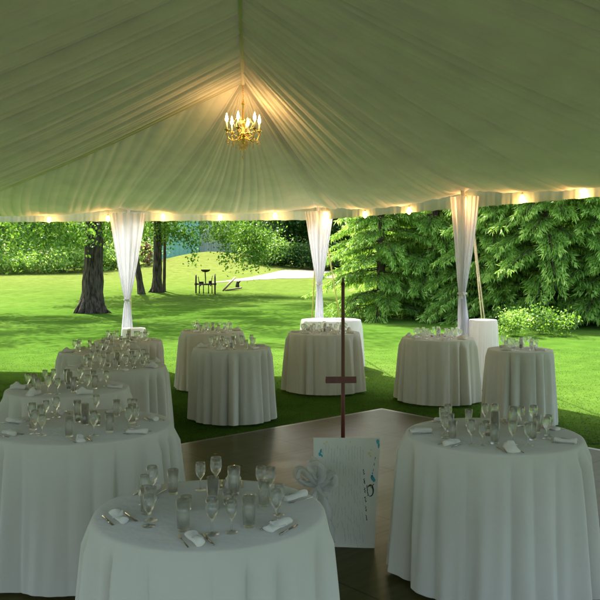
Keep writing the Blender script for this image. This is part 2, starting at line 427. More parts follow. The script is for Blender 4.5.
def trunk_mesh(name, h, r, m, rng, lean=(0, 0), flare=.5, limbs=6, limb_len=3, limb_from=.45, tips=None):
    mb = MB(); path = []; rad = []
    n = 12
    n = 18
    for i in range(n):
        t = (i / (n - 1)) ** 1.9
        path.append((lean[0] * t * h + .06 * math.sin(t * 5) * r * 3, lean[1] * t * h, -.1 + t * h))
        rad.append(r * (1 - .65 * t) * (1 + flare * math.exp(-t * h / (1.1 * r + .03)) + .06 * math.sin(i * 2.3)))
    if r > .2:
        for q in range(7):
            a = 2 * PI * q / 7 + rng.uniform(-.3, .3); ln = r * rng.uniform(1.5, 2.2); c, s_ = math.cos(a), math.sin(a)
            mb.tube([(c * r * .5, s_ * r * .5, r * 1.6), (c * r * .95, s_ * r * .95, r * .65), (c * r * 1.4, s_ * r * 1.4, r * .18), (c * ln, s_ * ln, -r * .12)], [r * .42, r * .36, r * .24, r * .10], 8)
    # fluted trunk
    b = len(mb.v); mb.tube(path, rad, 18)
    for q in range(b, b + n * 18):
        i, j = divmod(q - b, 18); a = 2 * PI * j / 18
        f = 1 + (.10 + .25 * math.exp(-i * .9)) * math.sin(a * 5 + i * .15) * .6
        v = Vector(mb.v[q]); c = Vector(path[i]); mb.v[q] = tuple(c + (v - c) * f)
    if tips is None: tips = []
    for k in range(limbs):
        t = limb_from + (1 - limb_from) * (k + .3) / limbs
        i = min(n - 1, int(t ** (1 / 1.9) * (n - 1))); p0 = Vector(path[i])
        if k < len(tips): e = Vector(tips[k])
        else:
            a = rng.uniform(0, 2 * PI); e = p0 + Vector((math.cos(a) * limb_len, math.sin(a) * limb_len, limb_len * rng.uniform(.2, .8)))
        mid = p0.lerp(e, .5) + Vector((0, 0, .12 * (e - p0).length))
        pts = [p0, p0.lerp(mid, .5) + Vector((0, 0, .1)), mid, mid.lerp(e, .5), e]
        rr = rad[i] * .5
        mb.tube(pts, [rr, rr * .75, rr * .5, rr * .3, rr * .12], 7)
    return mb.mesh(name, m)

def tree(name, loc, h, r, crown_c, crown_r, nl, lsize, leafm, seed, label, group=None, lean=(0, 0), bottom=None, clumps=60, clump=.9, cat='tree', limb_from=.35, extra=None, shell=.55):
    rng = np.random.default_rng(seed); rr = random.Random(seed)
    P, c = crown_points(nl, crown_c, crown_r, clumps, rng, clump, bottom, shell)
    if extra is not None: P = np.vstack([P] + [e for e in extra])
    V, Fq = leaf_quads(P, lsize, rng=rng, droop=.5)
    root = empty(name, loc); tag(root, label, cat, group)
    tips = [tuple(c[i]) for i in rng.choice(len(c), min(9, len(c)), replace=False)]
    link('trunk', trunk_mesh('trunk', h, r, M['bark'], rr, lean, limbs=9, limb_len=max(crown_r) * .6, limb_from=limb_from, tips=tips), root)
    link('crown', np_mesh('crown', V, Fq, leafm), root)
    return root
def copy_tree(o, parent=None):
    c = o.copy(); col.objects.link(c); c.parent = parent
    for ch in list(o.children): copy_tree(ch, c)
    return c

def bough(rng, pts, n, spread=.35, droop=.35):
    """hanging leafy bough: points along a polyline"""
    pts = np.array(pts, float); t = rng.uniform(0, len(pts) - 1, n); i = np.minimum(t.astype(int), len(pts) - 2)
    f = (t - i)[:, None]; P = pts[i] * (1 - f) + pts[i + 1] * f
    P = P + rng.normal(size=(n, 3)) * np.array([spread, spread, spread * .6])
    P[:, 2] -= np.abs(rng.normal(size=n)) * droop
    return P

# the big maple on the left, trunk at px 92
d = 26.7; p = at(92, 312, d); g = np.random.default_rng(5)
def local(px, py, dd, o): q = at(px, py, dd); return (q.x - o[0], q.y - o[1], q.z - o[2])
o = (p.x, d, H(p.x, d))
ext = [bough(g, [local(60, 215, d - 2, o), local(54, 230, d - 2.5, o)], 500, .35, .25),
       bough(g, [local(40, 205, d - 2, o), local(30, 240, d - 2.5, o)], 600, .5, .3),
       bough(g, [local(80, 222, d - 2, o), local(70, 236, d - 3, o)], 500, .3, .2),
       bough(g, [local(100, 215, d + 1, o), local(128, 232, d, o)], 500, .35, .25),
       bough(g, [local(0, 205, d - 1, o), local(8, 245, d - 2, o)], 600, .5, .3)]
tree('maple_tree', o, 8.5, .37, (0, 0, 6.6), (6.2, 5.6, 4.2), 34000, .135, M['leaf_near'], 21,
     'big thick-trunked shade tree on the lawn left of the left curtain', bottom=2.75, clumps=110, clump=1.0, extra=ext, limb_from=.5)
# lean slim trunk, paired with the straight one behind the left curtain
d = 37; p = at(142, 299, d); o = (p.x, d, H(p.x, d))
tree('maple_tree', o, 7.0, .16, (-1.6, .4, 6.3), (3.0, 3.0, 2.6), 9000, .17, M['leaf_near'], 22,
     'slim leaning tree just right of the left curtain, its trunk tilting left', lean=(-.17, 0), bottom=3.4, clumps=50, limb_from=.5)
d = 38; p = at(157, 296, d); o = (p.x, d, H(p.x, d))
ext = [bough(g, [local(205, 222, d, o), local(222, 226, d - 1, o), local(234, 246, d - 1, o), local(240, 260, d - 1, o)], 420, .4, .3),
       bough(g, [local(190, 222, d, o), local(250, 226, d - 1, o), local(264, 240, d - 1, o)], 1900, .55, .35),
       bough(g, [local(240, 226, d, o), local(256, 240, d - 1, o), local(252, 262, d - 1.2, o)], 900, .35, .3),
       bough(g, [local(180, 228, d, o), local(192, 238, d - 1, o), local(194, 262, d - 1, o)], 260, .16, .2),
       bough(g, [local(215, 232, d, o), local(226, 238, d - 1, o), local(227, 265, d - 1, o)], 260, .16, .2),
       bough(g, [local(155, 222, d, o), local(185, 234, d - 1, o)], 700, .4, .25)]
tree('maple_tree', o, 8.5, .24, (2.2, 0, 7.0), (5.4, 4.5, 3.6), 25000, .14, M['leaf_near'], 23,
     'straight tree whose drooping leafy boughs hang over the old farm implement', bottom=3.75, clumps=90, extra=ext, limb_from=.5)
d = 38.6; p = at(164, 295, d); o = (p.x, d, H(p.x, d))
tree('maple_tree', o, 6.5, .085, (.6, .3, 5.4), (1.8, 1.8, 1.8), 3500, .16, M['leaf_near'], 24,
     'thin sapling close beside the straight tree right of the left curtain', lean=(.01, 0), bottom=3.2, clumps=26, limb_from=.5)

# woodland beyond the lawn: a few master trees copied
def wood_master(kind, seed, leafm, h, rad, nl, ls):
    return tree('woodland_tree', (0, 0, 0), h * .75, .22, (0, 0, h * .52), (rad, rad, h * .46), nl, ls, leafm, seed, kind, clumps=130, clump=1.05, bottom=.15, limb_from=.2, shell=.7)
wl = wood_master('x', 31, M['leaf_light'], 11, 3.6, 13000, .30)
wk = wood_master('x', 32, M['leaf_dark'], 13, 4.0, 14000, .32)
wn = wood_master('x', 33, M['leaf_near'], 12, 3.8, 13000, .30)
used = set()
def place_tree(src, px, d, s, rz, label, group='trees of the wood behind the lawn'):
    o = src if src.name not in used else copy_tree(src)
    used.add(src.name)
    x = (px - 300) * d / F
    o.location = (x, d, H(x, d) - .1); o.rotation_euler = (0, 0, rz); o.scale = (s, s, s)
    tag(o, label, 'tree', group); return o
LW = 'pale green woodland tree at the far left edge of the lawn'
spec = [(wl, -40, 62, 1.0, LW), (wl, 20, 66, 1.0, LW), (wl, 62, 62, .85, 'pale leafy woodland tree filling the view left of the big trunk'),
        (wl, 104, 70, 1.0, 'pale leafy woodland tree seen just right of the big trunk'), (wn, 132, 84, 1.1, 'green woodland tree behind the left curtain'),
        (wk, 0, 80, 1.1, 'dark woodland trees behind the pale ones at far left'), (wk, 75, 84, 1.1, 'dark woodland trees behind the pale ones at far left'),
        (wn, 172, 122, 1.3, 'green tree standing behind the teal barn'), (wk, 215, 126, 1.4, 'dark tree standing behind the grey end of the barn'),
        (wn, 256, 88, 1.0, 'green tree just right of the barn over the grassy mound'),
        (wk, 283, 72, .95, 'dark woodland tree behind the road, left of the middle curtain'),
        (wk, 308, 74, 1.0, 'dark woodland tree directly behind the middle curtain'),
        (wk, 336, 70, .95, 'dark woodland tree behind the road, right of the middle curtain'),
        (wn, 296, 90, 1.2, 'green tree deeper in the wood behind the middle curtain'),
        (wk, 368, 74, 1.0, 'dark woodland tree largely hidden behind the leftmost spruce'),
        (wk, 415, 66, 1.1, 'dark woodland trees behind the row of spruces'), (wk, 470, 60, 1.1, 'dark woodland trees behind the row of spruces'),
        (wk, 530, 58, 1.1, 'dark woodland trees behind the row of spruces'), (wk, 590, 56, 1.1, 'dark woodland trees behind the row of spruces')]
for i, (src, px, dd, s, lb) in enumerate(spec): place_tree(src, px, dd, s, i * 1.3, lb)

def shrub(name, px, py, d, w_, h_, leafm, ls, nl, label, seed, cat='shrub', group=None):
    rng = np.random.default_rng(seed)
    x = (px - 300) * d / F; z = H(x, d)
    P, c = crown_points(nl, (0, 0, h_ * .5), (w_ / 2, w_ / 2, h_ * .5), 30, rng, w_ * .2, .02, .3)
    V, Fq = leaf_quads(P, ls, rng=rng)
    o = link(name, np_mesh(name, V, Fq, leafm)); o.location = (x, d, z); return tag(o, label, cat, group)
shrub('bush', 268, 262, 63, 4.2, 2.4, M['leaf_bright'], .22, 3500, 'bright green bush where the mound meets the dark wood', 41)
shrub('bush', 256, 262, 64, 2.2, 1.9, M['leaf_rust'], .2, 1400, 'rusty brown bush on the right slope of the mound', 42)
shrub('bush', 147, 262, 60, 1.0, 1.7, M['leaf_rust'], .14, 900, 'small reddish bush between the left curtain and the slim trunks', 43)
for i, (px, dd, ww, hh) in enumerate([(-30, 56, 6, 1.8), (15, 57, 6, 2.0), (50, 56, 5, 1.6), (78, 58, 5, 1.9), (112, 60, 5, 1.7), (128, 62, 4, 2.2)]):
    shrub('bush', px, 0, dd, ww, hh, M['leaf_light'], .2, 2600, ['light green bush low at the far left edge of the wood', 'light green bush low at the far left edge of the wood',
      'light green bush under the wood left of the big trunk', 'light green bush right behind the big trunk', 'light green bush at the wood edge right of the big trunk', 'light green bush at the wood edge behind the left curtain'][i], 50 + i, group='bushes along the wood edge')
for i, (px, dd) in enumerate([(285, 64), (300, 65), (330, 64), (345, 66)]):
    shrub('bush', px, 0, dd, 4, 2.0, M['leaf_dark'], .2, 2200, 'dark low bush across the road near the middle curtain', 60 + i, group='dark bushes across the road')
shrub('bush', 516, 0, 17.6, .9, .7, M['leaf_light'], .06, 1500, 'bright yellow-green bush right of the right curtain, before the spruces', 71)
shrub('bush', 548, 0, 18, 1.3, .6, M['leaf_near'], .07, 1600, 'mid green bush at the right edge of the view under the spruces', 73)

# spruces with pendulous sprays
def spruce_mesh(Ht, Rb, seed, z0=.35):
    rng = np.random.default_rng(seed); base = []; tip = []; wid = []; age = []
    z = z0
    boughs = MB()
    while z < Ht - .3:
        f = 1 - (z - z0 * .5) / Ht
        nb = 7 if z < 4.5 else 5
        a0 = rng.uniform(0, 2 * PI)
        for b in range(nb):
            a = a0 + 2 * PI * b / nb + rng.normal(0, .15)
            Lb = max(.25, Rb * f ** .8 * rng.uniform(.72, 1.12)); zz = z + rng.normal(0, .14)
            u = np.array([math.cos(a), math.sin(a), 0]); sidev = np.array([-math.sin(a), math.cos(a), 0])
            zf = lambda s: zz + Lb * (.12 * s - .50 * s * s + .10 * s ** 3)
            if z < 4.5: boughs.tube([(0, 0, zz), tuple(u * Lb * .5 + [0, 0, zf(.5)]), tuple(u * Lb * .93 + [0, 0, zf(.93)])], [.022, .012, .004], 5)
            ns = max(3, int(Lb / .15))
            for k in range(ns):
                s = .22 + .78 * (k + rng.uniform(0, .6)) / ns
                c0 = u * Lb * s; c0[2] = zf(s)
                for sg in (-1, 1):
                    lt = (.16 + .42 * (1 - s)) * rng.uniform(.7, 1.2) + .10
                    dirv = u * .75 + sidev * sg * .75; dirv[2] = -.12; dirv /= np.linalg.norm(dirv)
                    m_ = max(2, int(lt / .085))
                    for q in range(m_):
                        t = (q + .7) / m_
                        pt = c0 + dirv * lt * t; pt[2] -= .12 * t * t * lt
                        rel = s * .6 + .4 * t
                        for rep in range(8 if q == m_ - 1 else 4):
                            dl = dirv * rng.uniform(.1, .8) + rng.normal(0, .30, 3) + np.array([0, 0, -rng.uniform(.3, 1.3)])
                            dl /= np.linalg.norm(dl); ln = rng.uniform(.09, .22)
                            base.append(pt); tip.append(pt + dl * ln); wid.append(rng.uniform(.009, .018))
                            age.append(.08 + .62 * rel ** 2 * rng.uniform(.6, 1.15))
        z += rng.uniform(.26, .36) if z < 4.5 else .6
    base = np.array(base); tip = np.array(tip); wid = np.array(wid)[:, None]; n = len(base)
    ax = tip - base; sd2 = np.cross(ax, rng.normal(size=(n, 3))); sd2 /= np.linalg.norm(sd2, axis=1)[:, None]
    mid = base + ax * .55
    V = np.stack([base, mid + sd2 * wid, tip, mid - sd2 * wid], 1).reshape(-1, 3)
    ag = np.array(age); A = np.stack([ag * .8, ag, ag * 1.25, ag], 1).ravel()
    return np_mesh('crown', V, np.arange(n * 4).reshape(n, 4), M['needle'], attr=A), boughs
def spruce(seed, Ht, Rb, z0):
    cm, bo = spruce_mesh(Ht, Rb, seed, z0)
    root = empty('spruce_tree')
    t = MB(); t.tube([(0, 0, -.1), (0, 0, .3), (0, 0, Ht * .5), (0, 0, Ht)], [.19, .15, .10, .02], 10)
    t.v_ = None
    b = len(t.v); t.v += bo.v; t.f += [tuple(i + b for i in f) for f in bo.f]
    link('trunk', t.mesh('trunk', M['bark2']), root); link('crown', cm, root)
    return root
sA = spruce(101, 8.0, 2.3, .55); sB = spruce(102, 8.6, 2.6, .45)
SG = 'spruces in a row along the right of the lawn'
sp = [(sA, 381, 23.7, .95, 'leftmost spruce, its bare trunk foot showing right of the middle curtain'),
      (sB, 436, 24.2, 1.0, 'second spruce from the left, between the middle and right curtains'),
      (sA, 494, 22.6, 1.05, 'third spruce from the left, directly behind the right curtain'),
      (sB, 548, 21.4, 1.0, 'spruce with long drooping sprays at the right edge of the photo'),
      (sA, 604, 21.0, 1.0, 'spruce rightmost in the row, beyond the right edge of the photo'),
      (sB, 408, 27.6, 1.05, 'spruces standing behind the front row of spruces'),
      (sA, 466, 27.0, 1.15, 'spruces standing behind the front row of spruces'),
      (sB, 520, 26.2, 1.1, 'spruces standing behind the front row of spruces'),
      (sA, 580, 25.5, 1.15, 'spruces standing behind the front row of spruces')]
for i, (src, px, dd, s, lb) in enumerate(sp):
    o = place_tree(src, px, dd, s, i * 2.1 + .4, lb, SG)

# ------------------------------------------------------------------ barn
bx0, bx1, bxm, bd = (150 - 300) * 98 / F, (262 - 300) * 98 / F, (199 - 300) * 98 / F, 98
bz = H(-12, 98) - .3
barn = empty('barn', ((bx0 + bx1) / 2, bd, bz)); tag(barn, 'far barn with a teal left part and a grey planked right part', 'barn')
def bp(v): return v
c0 = (bx0 + bx1) / 2
m_ = MB(); m_.box(((bx0 + bxm) / 2 - c0, 4, 3.6), (bxm - bx0, 8, 7.2))
for k in range(11): m_.box((bx0 - c0 + (k + .5) * (bxm - bx0) / 11, -.02, 3.6), (.05, .05, 7.2))
m_.build('wall', M['teal'], barn, smooth=False)
m_ = MB(); m_.box(((bxm + bx1) / 2 - c0, 4.2, 3.5), (bx1 - bxm - .02, 7.6, 7.0))
nb = 26
for k in range(nb): m_.box((bxm - c0 + (k + .5) * (bx1 - bxm) / nb, .34, 3.5), (.09, .10, 7.0))
m_.build('wall', M['grey'], barn, smooth=False)
m_ = MB(); a_, b_ = bx0 - c0 - .4, bx1 - c0 + .4
m_.add([(a_, -.5, 7.15), (b_, -.5, 7.15), (b_, 8.5, 7.15), (a_, 8.5, 7.15), (a_, 4, 10), (b_, 4, 10)], [(0, 1, 5, 4), (2, 3, 4, 5), (0, 4, 3), (1, 2, 5), (0, 3, 2, 1)])
m_.build('roof', M['shingle'], barn, smooth=False)

# ------------------------------------------------------------------ old farm implement on the lawn
d = 37.0; p = at(205.5, 0, d); gz = H(p.x, d); k = F / d
imp = empty('farm_implement', (p.x, d, gz), .12); tag(imp, 'black iron horse-drawn farm implement with two wheels and a seat on the lawn', 'implement'); imp.scale = (.95, .95, .92)
for sx in (-1, 1):
    m_ = MB(); cxw = sx * .47
    r_ = .50 if sx > 0 else .46
    m_.tube([(cxw, r_ * math.cos(a), .52 + r_ * math.sin(a)) for a in [2 * PI * i / 28 for i in range(29)]], .035, 6, cap=False)
    for i in range(10):
        a = 2 * PI * i / 10; m_.tube([(cxw, 0, .52), (cxw, r_ * math.cos(a), .52 + r_ * math.sin(a))], .014, 5)
    m_.tube([(cxw - .07, 0, .52), (cxw + .07, 0, .52)], .06, 10)
    m_.build('wheel', M['rust'], imp)
m_ = MB(); m_.tube([(-.5, 0, .52), (.5, 0, .52)], .035, 8); m_.tube([(-.3, -.3, .5), (.3, -.3, .5)], .03, 8)
for x in (-.25, .25): m_.tube([(x, -.6, .45), (x, .5, .5)], .03, 8)
m_.box((-.2, -.1, .58), (.22, .2, .14)); m_.box((.24, .1, .6), (.16, .2, .18)); m_.build('frame', M['rust'], imp)
m_ = MB()
for x in (-.3, -.1, .15, .32): m_.tube([(x, -.3, .5), (x, -.42, .3), (x, -.3, .05)], [.025, .022, .03], 6)
m_.build('tines', M['rust'], imp)
m_ = MB(); m_.tube([(0, .1, .5), (0, .16, .8), (-.02, -.02, 1.15)], .028, 8); m_.build('seat_post', M['rust'], imp)
m_ = MB(); m_.lathe([(.02, 1.13), (.14, 1.15), (.22, 1.21), (.235, 1.27), (.22, 1.27), (.13, 1.19), (.02, 1.17)], 20); m_.build('seat', M['rust'], imp)
m_ = MB(); m_.tube([(.28, 0, .5), (.34, .1, .95)], .018, 6); m_.tube([(-.30, 0, .5), (-.36, .05, .9)], .018, 6); m_.build('lever', M['rust'], imp)
# wooden drag pole beside it
a1, a2 = at(223, 0, 39), at(235, 0, 40.5)
m_ = MB(); m_.tube([(a1.x, 39, H(a1.x, 39) + .02), (a1.x + .28, 39.4, H(a1.x, 39) + .36), (a2.x, 40.5, H(a2.x, 40.5) + .6)], [.045, .055, .045], 8)
m_.tube([(a1.x + .1, 39.2, H(a1.x, 39) + .03), (a2.x + .35, 40.3, H(a2.x, 40) + .10)], .045, 8)
tag(m_.build('wooden_pole', M['oldwood']), 'brown wooden pole propped on the grass right of the farm implement', 'pole')
m_ = MB(); q = at(237, 0, 42); m_.tube([(q.x, 42.2, H(q.x, 42) - .03), (q.x + .02, 42.2, H(q.x, 42) + .3)], [.11, .08], 10); m_.tube([(q.x, 42.2, H(q.x, 42) + .15), (q.x + .17, 42.1, H(q.x, 42) + .33)], [.05, .03], 7)
tag(m_.build('tree_stump', M['bark']), 'small dark stump in the grass right of the wooden pole', 'stump')

# ------------------------------------------------------------------ tent
V0 = Vector((.34, 13.1)); er = Vector((.556, -.831)).normalized(); el = Vector((-.993, .117)).normalized()
Vl = V0 + el * 6.9; Vr = V0 + er * 13.0
P1 = Vector((-.62, 8.5, 3.60)); P2 = Vector((-.3, 3.2, 4.15))
Vll = Vector((-10.5, 4.0)); Vb1 = Vector((-8.5, -.7)); Vb2 = Vector((7.6, -.7))  # unseen back eave, pulled in close to let skylight onto the near tables
tent = empty('tent', (0, 6, 0)); tag(tent, 'large white event tent with a pleated fabric ceiling over the tables', 'tent')
def tp(v): return (v[0], v[1] - 6, v[2])    # world -> tent local
def pleat(s, seed, amp=.016, base=.15):
    """s in metres along the eave -> pleat height"""
    rng = np.random.default_rng(seed); out = np.zeros_like(s)
    ph = s * 2 * PI / base + .9 * np.sin(s * 2.1 + seed) + .6 * np.sin(s * 5.3)
    out += amp * (np.abs(np.sin(ph / 2)) - .6)
    ph2 = s * 2 * PI / .41 + 1.2 * np.sin(s * 1.3 + 2)
    out += amp * 1.1 * np.sin(ph2) + amp * .9 * np.sin(s * 2 * PI / .93 + seed)
    # occasional deep folds
    for c in rng.uniform(s.min(), s.max(), int((s.max() - s.min()) / .55)):
        out -= amp * rng.uniform(1.0, 2.6) * np.exp(-((s - c) / .035) ** 2)
    return out
def liner_panel(e0, e1, n, m, top, p, seed, sag, span=3.45, zpole=2.585, droop=.125, amp=.0062, off=0):
    e0 = np.array(e0); e1 = np.array(e1); Ln = np.linalg.norm(e1 - e0)
    s = np.linspace(0, Ln, n); E = e0 + (e1 - e0) * (s / Ln)[:, None]
    ze = zpole - droop * np.abs(np.sin(PI * (s + off) / span)) ** .8
    T = np.array([top(x / Ln) for x in s])
    t = np.linspace(0, 1, m)[None, :]
    XY = E[:, None, :] * (1 - t[..., None]) + T[:, None, :2] * t[..., None]
    Zt = ze[:, None] + (T[:, 2] - ze)[:, None] * t ** p
    hipd = np.sin(PI * np.clip(s / Ln, 0, 1)) ** .7
    Zt -= sag * hipd[:, None] * np.sin(PI * np.clip(t, 0, 1)) ** .9
    # pleats shear a little so they curve
    ss = s[:, None] + .10 * np.sin(t * 3 + s[:, None] * .5)
    w_ = pleat(ss, seed, amp)
    env = np.clip(1.15 - t * .25, .3, 1) * np.clip(t * 14, .35, 1)
    Zt = Zt - w_ * env * 1.5
    V = np.dstack([XY, Zt]); V[..., 1] -= 6
    idx = np.arange(n * m).reshape(n, m)
    return V.reshape(-1, 3), quad(idx)
inset = .10
def insp(v, nrm): return (v[0] + nrm[0] * inset, v[1] + nrm[1] * inset)
nR = Vector((-.831, -.556)); nL = Vector((-.117, -.993))
p1 = np.array(P1); p2 = np.array(P2)
hipL = lambda t: np.array([Vl.x + (P1.x - Vl.x) * t, Vl.y + (P1.y - Vl.y) * t, 2.56 + (P1.z - 2.56) * t ** 1.42])
# end panel: eave runs Vl -> V0
Vi0 = V0 + nL * .05 + nR * .05
A = liner_panel(insp(Vl, nL), Vi0, 1100, 70, lambda u: hipL(min(1, u * 1.72)) + np.array([-.22, -.04, .05]) * min(1, max(0, (.60 - u) * 8)), 1.18, 3, .0)
link('ceiling_liner', np_mesh('ceiling_liner', *A, M['liner'], True), tent)
A = liner_panel(Vi0, insp(Vr, nR), 1700, 80, lambda u: p1 + (p2 - p1) * min(1, max(0, (u - .05) / .85)), 1.2, 5, .07, amp=.0095)
link('ceiling_liner', np_mesh('ceiling_liner', *A, M['liner'], True), tent)
# near-left panel: eave Vl -> Vll, its pleats run up to the ridge
n0 = 1300
e0 = np.array(Vl) ; e1 = np.array(Vll)
def left_top(u): return p1 + (p2 - p1) * min(1, max(0, u * 1.05))
A = liner_panel(e0 + [.08, -.08], e1 + [.1, 0], n0, 80, left_top, 1.42, 9, .07, amp=.009)
link('ceiling_liner', np_mesh('ceiling_liner', *A, M['liner'], True), tent)
for (q0, q1) in ((Vll, Vb1), (Vb1, Vb2), (Vb2, Vr)):
    A = liner_panel(np.array(q0), np.array(q1), 160, 20, lambda u: p2, 1.2, 13, .0, amp=.005)
    link('ceiling_liner', np_mesh('ceiling_liner', *A, M['liner'], True), tent)
mb = MB(); mb.tube([(p1[0] + (p2[0] - p1[0]) * t, p1[1] + (p2[1] - p1[1]) * t - 6, p1[2] + (p2[2] - p1[2]) * t - .012) for t in (0, .25, .5, .75, 1)], .02, 10)
mb.build('ridge_sleeve', M['liner'], tent)
# outer roof
ring = [V0, Vr, Vb2, Vb1, Vll, Vl]; cen = Vector((-.5, 5))
rv = []
for v in ring:
    dv = (v - cen).normalized() * .12; rv.append((v.x + dv.x, v.y + dv.y - 6, 2.66))
rv += [(P1.x, P1.y - 6, P1.z + .5), (P2.x, P2.y - 6, P2.z + .5)]
rm = bpy.data.meshes.new('roof'); rm.from_pydata(rv, [], [(0, 6, 5), (0, 1, 7, 6), (1, 2, 7), (2, 3, 7), (3, 4, 7), (4, 5, 6, 7)]); rm.materials.append(M['roof'])
link('roof', rm, tent)
# valance
def valance(q0, q1, seed, zt=2.65, zb=2.36):
    q0 = np.array(q0); q1 = np.array(q1); Ln = np.linalg.norm(q1 - q0); n = int(Ln / .02); s = np.linspace(0, Ln, n)
    dr = (q1 - q0) / Ln; nn = np.array([-dr[1], dr[0]])
    t = np.linspace(0, 1, 8)
    rip = .006 * np.sin(s * 2 * PI / .19 + seed) + .004 * np.sin(s * 2 * PI / .083) + .003 * np.sin(s * 2 * PI / .31)
    XY = q0 + dr * s[:, None]; V = np.zeros((n, 8, 3))
    V[..., 0] = XY[:, None, 0] + nn[0] * rip[:, None] * t; V[..., 1] = XY[:, None, 1] + nn[1] * rip[:, None] * t - 6
    V[..., 2] = zt + (zb + .010 * np.abs(np.sin(s * PI / .30)) [:, None] - zt) * t
    return np_mesh('valance', V.reshape(-1, 3), quad(np.arange(n * 8).reshape(n, 8)), M['valance'], True)
for i in range(6):
    link('valance', valance(ring[i], ring[(i + 1) % 6], i), tent)
# poles
Lp = Vector((at(128, 0, 13.45).x, 13.45)); Lp = V0 + el * ((Lp - V0).dot(el)); Rp = V0 + er * 3.42
pole_xy = [V0 + nR * .05, Lp, Rp, Vl, V0 + er * 6.9]
for v in [Vector((q_.x - .12, q_.y - .09)) if q_ is Rp else q_ for q_ in pole_xy]:
    m_ = MB(); m_.tube([(v.x, v.y - 6, 0), (v.x, v.y - 6, 2.66)], .028, 12); m_.tube([(v.x, v.y - 6, 0), (v.x, v.y - 6, .015)], .09, 12)
    m_.build('pole', M['metal'], tent)

# guy straps (each pegged to the lawn outside)
def guy(a, b, m, label, r=.012, flat=1):
    mb = MB(); a = Vector(a); b = Vector(b); mid = a.lerp(b, .5) - Vector((0, 0, .02))
    mb.tube([a, mid, b], r, 6, flat=flat); mb.tube([b + Vector((0, 0, .12)), b - Vector((0, 0, .1))], .014, 6)
    o = mb.build('guy_strap', m); tag(o, label, 'strap', 'guy straps pegged round the tent'); return o
e = Lp + Vector((-.10, .10)); b = at(117.5, 337, 14.4)
guy((Lp.x - .02, 13.6, 2.4), (b.x, 15.6, 0), M['strap'], 'yellow strap slanting to the lawn left of the left curtain', .017)
guy((V0.x - .05, 13.25, 2.4), ((311 - 300) * 15.9 / F - .0, 15.9, 0), M['strap'], 'pale yellow strap slanting down left of the middle curtain', .014)
guy((V0.x + .05, 13.2, 2.4), ((345 - 300) * 15.2 / F, 15.2, 0), M['strap'], 'pale yellow strap slanting down right of the middle curtain', .012)
guy((Rp.x + .03, Rp.y + .1, 2.4), ((491 - 300) * 11.6 / F, 11.6, 0), M['rope'], 'outer of the two pale ropes right of the right curtain', .009)
guy((Rp.x + .02, Rp.y + .08, 2.4), ((487 - 300) * 11.9 / F, 11.9, 0), M['rope'], 'inner of the two pale ropes right of the right curtain', .009)

# ------------------------------------------------------------------ curtains
def curtain(v, top_w, tie_z, bot_w, rz, seed, label, shift=0.0, tie_dx=0.0):
    rng = np.random.default_rng(seed)
    root = empty('curtain', (v[0], v[1], 0), rz); tag(root, label, 'curtain', 'curtains on the tent poles')
    n, m = 240, 60; th = np.linspace(0, 2 * PI, n, endpoint=False); zz = np.linspace(2.50, .02, m)
    V = np.zeros((m, n, 3))
    f1 = np.sin(th * 15 + .8 * np.sin(th * 3 + seed)); f2 = np.sin(th * 9 + seed * 1.7); f3 = np.sin(th * 5 + seed)
    for i, z in enumerate(zz):
        if z > tie_z:
            t = (z - tie_z) / (2.50 - tie_z); hw = .038 + (top_w / 2 - .038) * t ** .85; hd = .036 + .05 * t
        else:
            t = (tie_z - z) / tie_z; hw = .038 + (bot_w / 2 - .038) * min(1, t * 1.3) ** .7; hd = .036 + .05 * t
        fold = 1 + .10 * f1 + .10 * f2 + .05 * f3
        V[i, :, 0] = np.cos(th) * hw * (1 + .05 * f2) + tie_dx * math.exp(-((z - tie_z) / .5) ** 2)
        V[i, :, 1] = np.sin(th) * hd * fold * 1.2 + .014 * f1 * np.sign(np.sin(th))
        V[i, :, 2] = z
    idx = np.arange(m * n).reshape(m, n); idx = np.hstack([idx, idx[:, :1]])
    link('drape', np_mesh('drape', V.reshape(-1, 3), quad(idx), M['sheer'], True), root)
    mb = MB(); mb.tube([(tie_dx + .052 * math.cos(a), .054 * math.sin(a), tie_z) for a in [2 * PI * i / 20 for i in range(21)]], .014, 8, cap=False)
    mb.tube([(tie_dx, -.06, tie_z), (tie_dx + .035, -.085, tie_z + .02), (tie_dx + .05, -.08, tie_z - .02), (tie_dx + .01, -.07, tie_z - .01)], .009, 6)
    mb.tube([(tie_dx, -.06, tie_z), (tie_dx + .02, -.08, tie_z - .07)], .008, 6)
    mb.build('tie', M['white'], root)
curtain((Lp.x, Lp.y - .12), .60, 1.01, .22, .07, 1, 'sheer white curtain gathered at a low tie, leftmost of the three')
curtain((V0.x - .02, V0.y - .15), .46, 1.30, .17, 0, 2, 'sheer white curtain on the middle pole behind the sunlit table')
curtain((Rp.x - .10, Rp.y - .10), .38, 1.24, .20, -.5, 3, 'sheer white curtain on the right pole in front of the spruces', tie_dx=-.03)

